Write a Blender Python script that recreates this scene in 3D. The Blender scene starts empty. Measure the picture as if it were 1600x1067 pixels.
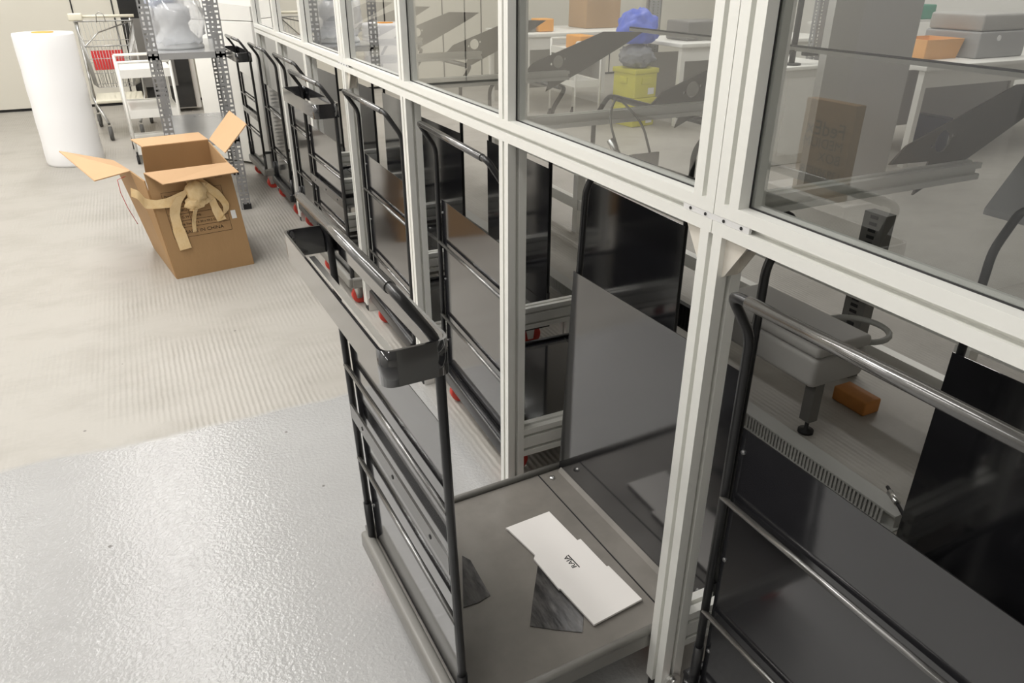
import bpy, bmesh, math, random
from mathutils import Vector, Matrix
random.seed(7)
S = bpy.context.scene
COL = S.collection
R = math.radians

# ------------------------------------------------------------------ materials
def nmat(name):
    m = bpy.data.materials.new(name); m.use_nodes = True
    nt = m.node_tree; nt.nodes.clear()
    out = nt.nodes.new('ShaderNodeOutputMaterial')
    return m, nt, out

def N(nt, t, **kw):
    n = nt.nodes.new(t)
    for k, v in kw.items():
        if k in n.inputs.keys(): n.inputs[k].default_value = v
        else: setattr(n, k, v)
    return n

def pbr(name, col, rough=.5, metal=0., ior=1.5, spec=.5, noise=0., nscale=20., bump=0., bscale=40., col2=None, coat=0., rvar=0., stretch=None, trans=0., alpha=1., sss=0.):
    m, nt, out = nmat(name)
    b = N(nt, 'ShaderNodeBsdfPrincipled')
    b.inputs['Base Color'].default_value = (*col, 1); b.inputs['Roughness'].default_value = rough
    b.inputs['Metallic'].default_value = metal; b.inputs['IOR'].default_value = ior
    b.inputs['Specular IOR Level'].default_value = spec; b.inputs['Coat Weight'].default_value = coat
    b.inputs['Coat Roughness'].default_value = .08
    b.inputs['Transmission Weight'].default_value = trans; b.inputs['Alpha'].default_value = alpha
    nt.links.new(b.outputs[0], out.inputs[0])
    if noise or bump or rvar:
        tc = N(nt, 'ShaderNodeTexCoord'); src = tc.outputs['Object']
        if stretch:
            mp = N(nt, 'ShaderNodeMapping'); mp.inputs['Scale'].default_value = stretch
            nt.links.new(src, mp.inputs[0]); src = mp.outputs[0]
        if noise or rvar:
            nz = N(nt, 'ShaderNodeTexNoise', Scale=nscale, Detail=6.0, Roughness=.6); nt.links.new(src, nz.inputs['Vector'])
        if noise:
            c2 = col2 or tuple(c * .6 for c in col)
            mx = N(nt, 'ShaderNodeMix', data_type='RGBA'); mx.inputs[6].default_value = (*col, 1); mx.inputs[7].default_value = (*c2, 1)
            rp = N(nt, 'ShaderNodeMapRange'); rp.inputs[1].default_value = .4; rp.inputs[2].default_value = .72; rp.inputs[4].default_value = noise
            nt.links.new(nz.outputs[0], rp.inputs[0]); nt.links.new(rp.outputs[0], mx.inputs[0]); nt.links.new(mx.outputs[2], b.inputs['Base Color'])
        if rvar:
            rr = N(nt, 'ShaderNodeMapRange'); rr.inputs[1].default_value = .3; rr.inputs[2].default_value = .7
            rr.inputs[3].default_value = max(0.02, rough - rvar); rr.inputs[4].default_value = rough + rvar
            nt.links.new(nz.outputs[0], rr.inputs[0]); nt.links.new(rr.outputs[0], b.inputs['Roughness'])
        if bump:
            nb = N(nt, 'ShaderNodeTexNoise', Scale=bscale, Detail=3.0); nt.links.new(src, nb.inputs['Vector'])
            bp = N(nt, 'ShaderNodeBump', Strength=bump, Distance=.01); nt.links.new(nb.outputs[0], bp.inputs['Height']); nt.links.new(bp.outputs[0], b.inputs['Normal'])
    return m

def glass_mat(name, tint=(1, 1, 1), boost=1.7, rough=0.0, haze=0.0):
    m, nt, out = nmat(name)
    tr = N(nt, 'ShaderNodeBsdfTransparent'); tr.inputs[0].default_value = (*tint, 1)
    gl = N(nt, 'ShaderNodeBsdfGlossy'); gl.inputs['Roughness'].default_value = rough
    fr = N(nt, 'ShaderNodeFresnel', IOR=1.5); geo = N(nt, 'ShaderNodeNewGeometry')
    inv = N(nt, 'ShaderNodeMath', operation='SUBTRACT'); inv.inputs[0].default_value = 1
    nt.links.new(geo.outputs['Backfacing'], inv.inputs[1])
    mul = N(nt, 'ShaderNodeMath', operation='MULTIPLY'); nt.links.new(fr.outputs[0], mul.inputs[0]); nt.links.new(inv.outputs[0], mul.inputs[1])
    m2 = N(nt, 'ShaderNodeMath', operation='MULTIPLY', use_clamp=True); nt.links.new(mul.outputs[0], m2.inputs[0]); m2.inputs[1].default_value = boost
    mix = N(nt, 'ShaderNodeMixShader'); nt.links.new(m2.outputs[0], mix.inputs[0]); nt.links.new(tr.outputs[0], mix.inputs[1]); nt.links.new(gl.outputs[0], mix.inputs[2])
    last = mix
    if haze:
        df = N(nt, 'ShaderNodeBsdfTranslucent'); df.inputs[0].default_value = (.95, .95, .97, 1)
        d2 = N(nt, 'ShaderNodeBsdfDiffuse'); d2.inputs[0].default_value = (.95, .95, .97, 1)
        ad = N(nt, 'ShaderNodeMixShader'); ad.inputs[0].default_value = .5
        nt.links.new(df.outputs[0], ad.inputs[1]); nt.links.new(d2.outputs[0], ad.inputs[2])
        mh = N(nt, 'ShaderNodeMixShader'); mh.inputs[0].default_value = haze
        nt.links.new(mix.outputs[0], mh.inputs[1]); nt.links.new(ad.outputs[0], mh.inputs[2]); last = mh
    nt.links.new(last.outputs[0], out.inputs[0])
    return m

def floor_mat():
    m, nt, out = nmat('painted_floor')
    b = N(nt, 'ShaderNodeBsdfPrincipled'); nt.links.new(b.outputs[0], out.inputs[0])
    tc = N(nt, 'ShaderNodeTexCoord'); sp = N(nt, 'ShaderNodeSeparateXYZ'); nt.links.new(tc.outputs['Object'], sp.inputs[0])
    # ragged edge between the fresh glossy white paint (near) and the old cream coat
    en = N(nt, 'ShaderNodeTexNoise', Scale=3.0, Detail=4.0); nt.links.new(tc.outputs['Object'], en.inputs['Vector'])
    em = N(nt, 'ShaderNodeMath', operation='MULTIPLY_ADD'); nt.links.new(en.outputs[0], em.inputs[0]); em.inputs[1].default_value = .10
    nt.links.new(sp.outputs[1], em.inputs[2])
    edge = N(nt, 'ShaderNodeMapRange'); edge.inputs[1].default_value = 2.395; edge.inputs[2].default_value = 2.425
    nt.links.new(em.outputs[0], edge.inputs[0])
    # only on the aisle side; inside the enclosure the old coat stays
    ax = N(nt, 'ShaderNodeMapRange'); ax.inputs[1].default_value = .72; ax.inputs[2].default_value = .80; nt.links.new(sp.outputs[0], ax.inputs[0])
    mxe = N(nt, 'ShaderNodeMath', operation='MAXIMUM'); nt.links.new(edge.outputs[0], mxe.inputs[0]); nt.links.new(ax.outputs[0], mxe.inputs[1])
    big = N(nt, 'ShaderNodeTexNoise', Scale=1.3, Detail=8.0, Roughness=.65); nt.links.new(tc.outputs['Object'], big.inputs['Vector'])
    mp = N(nt, 'ShaderNodeMapping'); mp.inputs['Scale'].default_value = (1.0, 1.7, 1.0); nt.links.new(tc.outputs['Object'], mp.inputs[0])
    st = N(nt, 'ShaderNodeTexNoise', Scale=2.2, Detail=7.0, Roughness=.7); nt.links.new(mp.outputs[0], st.inputs['Vector'])
    old = N(nt, 'ShaderNodeValToRGB'); old.color_ramp.elements[0].color = (.335, .315, .282, 1); old.color_ramp.elements[1].color = (.415, .396, .362, 1)
    old.color_ramp.elements[0].position = .22; old.color_ramp.elements[1].position = .55; nt.links.new(st.outputs[0], old.inputs[0])
    new = N(nt, 'ShaderNodeValToRGB'); new.color_ramp.elements[0].color = (.365, .364, .36, 1); new.color_ramp.elements[1].color = (.41, .41, .407, 1)
    new.color_ramp.elements[0].position = .3; new.color_ramp.elements[1].position = .6; nt.links.new(big.outputs[0], new.inputs[0])
    # specks of dirt
    vo = N(nt, 'ShaderNodeTexVoronoi', Scale=5.0); nt.links.new(tc.outputs['Object'], vo.inputs['Vector'])
    wn = N(nt, 'ShaderNodeTexNoise', Scale=30.0); nt.links.new(tc.outputs['Object'], wn.inputs['Vector'])
    vm = N(nt, 'ShaderNodeMath', operation='MULTIPLY_ADD'); nt.links.new(wn.outputs[0], vm.inputs[0]); vm.inputs[1].default_value = .05; nt.links.new(vo.outputs[0], vm.inputs[2])
    sk = N(nt, 'ShaderNodeMapRange'); sk.inputs[1].default_value = .045; sk.inputs[2].default_value = .058; sk.inputs[3].default_value = .75; sk.inputs[4].default_value = 0
    nt.links.new(vm.outputs[0], sk.inputs[0])
    mixc = N(nt, 'ShaderNodeMix', data_type='RGBA'); nt.links.new(mxe.outputs[0], mixc.inputs[0]); nt.links.new(new.outputs[0], mixc.inputs[6]); nt.links.new(old.outputs[0], mixc.inputs[7])
    mixd = N(nt, 'ShaderNodeMix', data_type='RGBA'); nt.links.new(sk.outputs[0], mixd.inputs[0]); nt.links.new(mixc.outputs[2], mixd.inputs[6]); mixd.inputs[7].default_value = (.12, .11, .1, 1)
    nt.links.new(mixd.outputs[2], b.inputs['Base Color'])
    rr = N(nt, 'ShaderNodeMapRange'); rr.inputs[3].default_value = .22; rr.inputs[4].default_value = .5; nt.links.new(mxe.outputs[0], rr.inputs[0]); nt.links.new(rr.outputs[0], b.inputs['Roughness'])
    # trowel ripples in patches on the old coat, roller stipple on the new
    wv = N(nt, 'ShaderNodeTexWave', Scale=16.0, Distortion=1.2, Detail=1.0); wv.bands_direction = 'X'; nt.links.new(tc.outputs['Object'], wv.inputs['Vector'])
    pm = N(nt, 'ShaderNodeMapRange'); pm.inputs[1].default_value = .42; pm.inputs[2].default_value = .6; nt.links.new(big.outputs[0], pm.inputs[0])
    wm = N(nt, 'ShaderNodeMath', operation='MULTIPLY'); nt.links.new(wv.outputs[0], wm.inputs[0]); nt.links.new(pm.outputs[0], wm.inputs[1])
    fn = N(nt, 'ShaderNodeTexNoise', Scale=95.0, Detail=2.0); nt.links.new(tc.outputs['Object'], fn.inputs['Vector'])
    hx = N(nt, 'ShaderNodeMix'); nt.links.new(mxe.outputs[0], hx.inputs[0]); nt.links.new(fn.outputs[0], hx.inputs[2]); nt.links.new(wm.outputs[0], hx.inputs[3])
    bp = N(nt, 'ShaderNodeBump', Strength=.32, Distance=.006); nt.links.new(hx.outputs[0], bp.inputs['Height']); nt.links.new(bp.outputs[0], b.inputs['Normal'])
    return m

M = dict(
    floor=floor_mat(),
    wall=pbr('cream_wall_panel', (.68, .655, .58), .55),
    wall_white=pbr('white_wall', (.80, .79, .76), .6),
    ceil=pbr('ceiling_white', (.85, .85, .84), .8),
    seam=pbr('dark_seam', (.02, .02, .02), .7),
    alu=pbr('anodised_aluminium', (.84, .84, .80), .42, metal=.25, noise=.15, nscale=9, col2=(.77, .77, .74)),
    aludark=pbr('aluminium_groove', (.34, .36, .36), .5, metal=.5),
    steel=pbr('zinc_plated_steel', (.74, .74, .73), .28, metal=1.0, noise=.3, nscale=30, col2=(.55, .55, .55)),
    cast=pbr('cast_bracket', (.74, .70, .63), .5, metal=.3, noise=.6, nscale=18, col2=(.6, .55, .48)),
    gasket=pbr('black_rubber', (.012, .012, .013), .6),
    glass=glass_mat('window_glass', (.90, .91, .905), 2.9),
    black=pbr('glossy_black_paint', (.014, .014, .016), .09, ior=1.6, spec=.5, coat=1.0, bump=.02, bscale=6, rvar=.03, nscale=12),
    tube=pbr('black_tube_paint', (.012, .012, .013), .3, ior=1.5),
    grip=pbr('worn_black_handle', (.05, .048, .045), .18, ior=2.0, spec=.7),
    deck=pbr('dusty_grey_deck', (.205, .19, .17), .42, noise=.8, nscale=7, col2=(.15, .14, .125), rvar=.12),
    lip=pbr('grey_rolled_lip', (.19, .185, .17), .4),
    wheel=pbr('red_caster_tread', (.55, .045, .03), .4),
    hub=pbr('caster_hub', (.5, .48, .45), .45),
    card=pbr('brown_cardboard', (.40, .245, .115), .75, noise=.25, nscale=14, col2=(.33, .20, .09), bump=.05, bscale=120, stretch=(1, 1, .25)),
    cardin=pbr('cardboard_inside', (.56, .36, .20), .8, noise=.2, nscale=10, col2=(.5, .31, .165)),
    ink=pbr('box_ink', (.07, .045, .025), .8),
    tape=pbr('packing_tape', (.92, .70, .40), .2, alpha=.88, noise=.6, nscale=22, col2=(.80, .53, .22), ior=1.45, bump=.3, bscale=40),
    paper=pbr('white_mailer_card', (.80, .775, .75), .7, noise=.15, nscale=5, col2=(.76, .73, .70)),
    inkblack=pbr('black_ink', (.015, .015, .015), .6),
    film=pbr('black_plastic_film', (.022, .021, .021), .22, noise=.9, nscale=55, col2=(.11, .105, .10), stretch=(1, .25, 1), bump=.15, bscale=30),
    foam=pbr('white_foam_roll', (.92, .92, .93), .5, noise=.2, nscale=4, col2=(.87, .87, .89), bump=.12, bscale=9, stretch=(1, 1, .5)),
    orange=pbr('orange_plastic', (.85, .36, .03), .4),
    paleorange=pbr('pale_orange_plastic', (.80, .42, .15), .5),
    shelf=pbr('grey_shelf_steel', (.30, .305, .31), .38, metal=.25),
    shelftop=pbr('galvanised_shelf', (.50, .505, .51), .25, metal=.5, noise=.4, nscale=6, col2=(.4, .41, .42)),
    bag=glass_mat('clear_plastic_bag', (.96, .97, .98), 1.9, .12, .30),
    grey=pbr('grey_plastic', (.36, .36, .36), .5),
    midgrey=pbr('mid_grey_metal', (.17, .165, .155), .45),
    brownplate=pbr('grey_brown_plate', (.155, .14, .122), .5),
    pipe=pbr('chrome_wire', (.45, .45, .44), .3, metal=.9),
    cream=pbr('cream_plastic', (.78, .75, .62), .45),
    red=pbr('red_board', (.72, .05, .05), .5),
    rubber=pbr('grey_rubber_wheel', (.10, .10, .095), .6),
    white=pbr('white_powder_coat', (.83, .82, .78), .4),
    yellow=pbr('yellow_crate_plastic', (.66, .62, .06), .45),
    blue=pbr('blue_sack', (.05, .11, .62), .45, bump=.6, bscale=7, noise=.5, nscale=5, col2=(.12, .2, .75)),
    greysack=pbr('grey_sack', (.22, .23, .25), .5, bump=.6, bscale=7, noise=.6, nscale=5, col2=(.4, .41, .43)),
    darkblue=pbr('dark_blue_plastic', (.012, .016, .035), .45),
    green=pbr('green_plastic', (.06, .30, .20), .5),
    screen=pbr('dark_glass_front', (.02, .02, .02), .08, ior=1.6),
    enclosure=pbr('light_grey_abs', (.42, .41, .39), .5),
    duct=pbr('grey_pvc_duct', (.40, .40, .38), .5),
    bagged=pbr('light_grey_fitting', (.55, .56, .57), .5),
    rivet=pbr('dull_rivet', (.22, .22, .22), .4, metal=.6),
    splice=pbr('bright_splice_bar', (.86, .86, .86), .3, metal=.35),
    pillar=pbr('grey_column_paint', (.50, .495, .475), .7),
    wood=pbr('orange_wood_block', (.55, .22, .05), .6, noise=.4, nscale=20),
    string=pbr('red_string', (.45, .03, .03), .7),
    label=pbr('white_label', (.82, .82, .82), .6),
    bluestuff=pbr('blue_tinted_plastic', (.35, .42, .60), .4),
)

# ------------------------------------------------------------------ mesh helper
class MB:
    def __init__(s): s.bm = bmesh.new(); s.smooth = set()
    def quadmesh(s, pts, faces, smooth=False):
        vs = [s.bm.verts.new(p) for p in pts]
        for f in faces:
            try:
                fc = s.bm.faces.new([vs[i] for i in f]); fc.smooth = smooth
            except ValueError: pass
        return s
    def box(s, a, b, mat=None):
        x0, y0, z0 = (min(a[i], b[i]) for i in range(3)); x1, y1, z1 = (max(a[i], b[i]) for i in range(3))
        p = [Vector(q) for q in ((x0,y0,z0),(x1,y0,z0),(x1,y1,z0),(x0,y1,z0),(x0,y0,z1),(x1,y0,z1),(x1,y1,z1),(x0,y1,z1))]
        if mat: p = [mat @ q for q in p]
        return s.quadmesh(p, [(3,2,1,0),(4,5,6,7),(0,1,5,4),(1,2,6,5),(2,3,7,6),(3,0,4,7)])
    def rbox(s, a, b, r=.01, seg=3, mat=None):
        t = bmesh.new(); x0, y0, z0 = (min(a[i], b[i]) for i in range(3)); x1, y1, z1 = (max(a[i], b[i]) for i in range(3))
        bmesh.ops.create_cube(t, size=1)
        for v in t.verts: v.co = Vector(((x0+x1)/2+v.co.x*(x1-x0), (y0+y1)/2+v.co.y*(y1-y0), (z0+z1)/2+v.co.z*(z1-z0)))
        bmesh.ops.bevel(t, geom=list(t.edges), offset=r, segments=seg, affect='EDGES', profile=.5)
        if mat: bmesh.ops.transform(t, matrix=mat, verts=t.verts)
        idx = {v: i for i, v in enumerate(t.verts)}
        s.quadmesh([v.co.copy() for v in t.verts], [[idx[v] for v in f.verts] for f in t.faces], True); t.free()
        return s
    def tube(s, pts, r, seg=10, closed=False, caps=True):
        pts = [Vector(p) for p in pts]; n = len(pts); rings = []; prev = None
        for i, p in enumerate(pts):
            if closed: d = pts[(i+1) % n] - pts[i-1]
            else: d = pts[min(i+1, n-1)] - pts[max(i-1, 0)]
            d = d.normalized()
            if prev is None:
                u = d.orthogonal().normalized()
            else:
                u = (prev - d * prev.dot(d)); u = u.normalized() if u.length > 1e-6 else d.orthogonal().normalized()
            prev = u; v = d.cross(u)
            # mitre compensation
            k = 1.0
            if 0 < i < n-1 or closed:
                a = (pts[i]-pts[i-1]).normalized(); k = 1/max(.5, abs(a.dot(d)))
            rr = r[i] if isinstance(r, (list, tuple)) else r
            rings.append([s.bm.verts.new(p + (u*math.cos(2*math.pi*j/seg) + v*math.sin(2*math.pi*j/seg))*rr) for j in range(seg)])
        m = n if closed else n-1
        for i in range(m):
            a, b = rings[i], rings[(i+1) % n]
            for j in range(seg):
                try:
                    f = s.bm.faces.new((a[j], a[(j+1) % seg], b[(j+1) % seg], b[j])); f.smooth = True
                except ValueError: pass
        if caps and not closed:
            s.bm.faces.new(rings[0][::-1]); s.bm.faces.new(rings[-1])
        return s
    def prism(s, poly, axis, a, b, flat=True):
        # poly: 2D points; axis 'x','y','z' extrude direction
        def mk(p, t):
            if axis == 'x': return (t, p[0], p[1])
            if axis == 'y': return (p[0], t, p[1])
            return (p[0], p[1], t)
        A = [s.bm.verts.new(mk(p, a)) for p in poly]; B = [s.bm.verts.new(mk(p, b)) for p in poly]; n = len(poly)
        for i in range(n): s.bm.faces.new((A[i], A[(i+1) % n], B[(i+1) % n], B[i])).smooth = not flat
        s.bm.faces.new(A[::-1]); s.bm.faces.new(B)
        return s
    def lathe(s, prof, c, seg=24, axis='z'):
        rings = []
        for r, h in prof:
            ring = []
            for j in range(seg):
                t = 2*math.pi*j/seg; x, y = r*math.cos(t), r*math.sin(t)
                p = {'z': (c[0]+x, c[1]+y, c[2]+h), 'x': (c[0]+h, c[1]+x, c[2]+y), 'y': (c[0]+x, c[1]+h, c[2]+y)}[axis]
                ring.append(s.bm.verts.new(p))
            rings.append(ring)
        for a, b in zip(rings, rings[1:]):
            for j in range(seg): s.bm.faces.new((a[j], a[(j+1) % seg], b[(j+1) % seg], b[j])).smooth = True
        if prof[0][0] > 1e-5: s.bm.faces.new(rings[0][::-1])
        if prof[-1][0] > 1e-5: s.bm.faces.new(rings[-1])
        return s
    def plate(s, pts, t):
        # a quad/polygon sheet with thickness t along its normal
        pts = [Vector(p) for p in pts]; nrm = (pts[1]-pts[0]).cross(pts[2]-pts[0]).normalized()*t*.5
        A = [s.bm.verts.new(p-nrm) for p in pts]; B = [s.bm.verts.new(p+nrm) for p in pts]; n = len(pts)
        for i in range(n): s.bm.faces.new((A[i], A[(i+1) % n], B[(i+1) % n], B[i]))
        s.bm.faces.new(A[::-1]); s.bm.faces.new(B)
        return s
    def ribbon(s, pts, side, w, t=.0015, sm=True):
        # flexible strip following pts, width vectors given by side (one per pt or single), thickness t
        pts = [Vector(p) for p in pts]; n = len(pts)
        sd = [Vector(x).normalized() for x in side] if isinstance(side[0], (tuple, list, Vector)) else [Vector(side).normalized()]*n
        ws = w if isinstance(w, (list, tuple)) else [w]*n
        L = []
        for i, p in enumerate(pts):
            d = (pts[min(i+1, n-1)] - pts[max(i-1, 0)]).normalized(); nn = d.cross(sd[i]).normalized()*t*.5; h = sd[i]*ws[i]*.5
            L.append((p-h-nn, p+h-nn, p+h+nn, p-h+nn))
        for j in range(4):
            V = [(s.bm.verts.new(q[j]), s.bm.verts.new(q[(j+1) % 4])) for q in L]
            for a, b in zip(V, V[1:]): s.bm.faces.new((a[0], a[1], b[1], b[0])).smooth = sm
        for q in (L[0], L[-1]): s.bm.faces.new([s.bm.verts.new(v) for v in q])
        return s
    def build(s, name, mat, parent=None, loc=None, bevel=0):
        bmesh.ops.recalc_face_normals(s.bm, faces=s.bm.faces[:])
        me = bpy.data.meshes.new(name); s.bm.to_mesh(me); s.bm.free()
        me.materials.append(M[mat] if isinstance(mat, str) else mat)
        o = bpy.data.objects.new(name, me); COL.objects.link(o)
        if parent: o.parent = parent
        if loc: o.location = loc
        if bevel:
            md = o.modifiers.new('bevel', 'BEVEL'); md.width = bevel; md.segments = 2; md.limit_method = 'ANGLE'; md.angle_limit = R(40)
        return o

def thing(name, label, cat, loc=(0,0,0), rz=0, group=None):
    o = bpy.data.objects.new(name, None); COL.objects.link(o); o.empty_display_size = .1
    o.location = loc; o.rotation_euler = (0, 0, rz); o['label'] = label; o['category'] = cat
    if group: o['group'] = group
    return o
def tag(o, label, cat, group=None):
    o['label'] = label; o['category'] = cat
    if group: o['group'] = group
    return o
def struct(o): o['kind'] = 'structure'; return o
def copy_tree(o, parent=None):
    c = o.copy(); COL.objects.link(c)
    if parent: c.parent = parent
    for ch in [x for x in bpy.data.objects if x.parent == o]: copy_tree(ch, c)
    return c
def fillet(pts, r, n=5):
    pts = [Vector(p) for p in pts]; out = [pts[0]]
    for i in range(1, len(pts)-1):
        a, b, c = pts[i-1], pts[i], pts[i+1]; u = (a-b).normalized(); v = (c-b).normalized()
        p, q = b+u*r, b+v*r
        for k in range(n+1):
            t = k/n; out.append((1-t)**2*p + 2*t*(1-t)*b + t*t*q)
    out.append(pts[-1]); return out
def text(name, body, size, parent, mw, mat='inkblack', align='CENTER', sx=1.0):
    cu = bpy.data.curves.new(name, 'FONT'); cu.body = body; cu.size = size; cu.align_x = align; cu.align_y = 'CENTER'; cu.extrude = .0004
    cu.materials.append(M[mat]); cu.resolution_u = 3
    tmp = bpy.data.objects.new(name, cu); COL.objects.link(tmp)
    dg = bpy.context.evaluated_depsgraph_get(); me = bpy.data.meshes.new_from_object(tmp.evaluated_get(dg))
    bpy.data.objects.remove(tmp); me.name = name
    me.transform(Matrix.Scale(sx, 4, (1, 0, 0))); me.transform(mw)
    o = bpy.data.objects.new(name, me); COL.objects.link(o); o.parent = parent
    return o
def basis(o, x, y):
    x = Vector(x).normalized(); y = Vector(y).normalized(); z = x.cross(y)
    return Matrix(((x.x, y.x, z.x, o[0]), (x.y, y.y, z.y, o[1]), (x.z, y.z, z.z, o[2]), (0, 0, 0, 1)))

def blob(mb, c, r, n=3, amp=.18, freq=6., sq=None):
    t = bmesh.new(); bmesh.ops.create_icosphere(t, subdivisions=n, radius=1)
    from mathutils import noise as NZ
    off = Vector((random.random()*9, random.random()*9, random.random()*9))
    for v in t.verts:
        d = v.co.normalized(); k = 1+amp*NZ.turbulence(d*freq*.3+off, 3, True)
        p = Vector((d.x*r[0]*k, d.y*r[1]*k, d.z*r[2]*k))
        if sq is not None and p.z < sq: p.z = sq
        v.co = Vector(c)+p
    idx = {v: i for i, v in enumerate(t.verts)}
    mb.quadmesh([v.co.copy() for v in t.verts], [[idx[v] for v in f.verts] for f in t.faces], True); t.free(); return mb
# ------------------------------------------------------------------ room
struct(MB().quadmesh([(-6,-4,0),(9,-4,0),(9,10,0),(-6,10,0)], [(0,1,2,3)]).build('floor', 'floor'))
struct(MB().box((-6,9.85,0.03),(9,9.95,3.4)).build('wall_back', 'wall'))
struct(MB().box((-6,9.87,0),(9,9.95,.03)).build('baseboard_back', 'seam'))
sm = MB()
for x in (-2.55, -1.45, -.471, -.079, 2.4, 3.772, 4.326, 6.4): sm.box((x-.007,9.843,.03),(x+.007,9.851,3.4))
struct(sm.build('trim_1', 'seam'))
struct(MB().box((-3.4,-4,0),(-3.3,10,3.4)).build('wall_left', 'wall_white'))
struct(MB().box((9,-4,0),(9.1,10,3.4)).build('wall_right', 'wall_white'))
struct(MB().box((-6,-4.1,0),(9,-4,3.4)).build('wall_front', 'wall_white'))
struct(MB().box((-6.1,-4.1,3.4),(9.1,10,3.5)).build('ceiling', 'ceil'))

# ------------------------------------------------------------------ partition
XF, PW = .747, .05
def postY(k): return .8375 + .745*k        # centre of post k
def slot_profile(w=PW, s=.0098, d=.015):
    h = w/2; q = s/2
    return [(-h,-h),(-q,-h),(-q,-h+d),(q,-h+d),(q,-h),(h,-h),(h,-q),(h-d,-q),(h-d,q),(h,q),(h,h),(q,h),(q,h-d),(-q,h-d),(-q,h),(-h,h),(-h,q),(-h+d,q),(-h+d,-q),(-h,-q)]
def prof(mb, axis, c, a, b, w=PW):
    mb.prism([(p[0]+c[0], p[1]+c[1]) for p in slot_profile(w, d=.3*w)], axis, a, b)
    return mb
XC = XF + PW/2
ZB, ZT = 1.040, 1.090
PLATE = [(1.215,1.08),(1.25,1.111),(1.53,1.203),(1.70,1.197),(1.62,1.155),(1.448,1.075),(1.301,1.013),(1.325,1.076)]
def plate_with_holes(Y):
    """side plate with one large and two small round holes, cut through"""
    mb = MB(); t = .004
    def ring(cx, cz, r, n=20): return [(cx+r*math.cos(2*math.pi*i/n), cz+r*math.sin(2*math.pi*i/n)) for i in range(n)]
    holes = [ring(1.349,1.111,.021), ring(1.322,1.104,.0045,10), ring(1.376,1.119,.0045,10)]
    bm = mb.bm; loops = [PLATE] + holes; edges = []
    for lp in loops:
        vs = [bm.verts.new((p[0], Y-t/2, p[1])) for p in lp]
        edges += [bm.edges.new((vs[i], vs[(i+1) % len(vs)])) for i in range(len(vs))]
    bmesh.ops.triangle_fill(bm, edges=edges, use_beauty=True, use_dissolve=False)
    for f in list(bm.faces):
        c = f.calc_center_median()
        if any((c.x-x)**2+(c.z-z)**2 < (r*.93)**2 for x, z, r in ((1.349,1.111,.021),(1.322,1.104,.0045),(1.376,1.119,.0045))): bm.faces.remove(f)
    g = bmesh.ops.extrude_face_region(bm, geom=bm.faces[:])
    bmesh.ops.translate(bm, vec=(0, t, 0), verts=[v for v in g['geom'] if isinstance(v, bmesh.types.BMVert)])
    return mb

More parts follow.
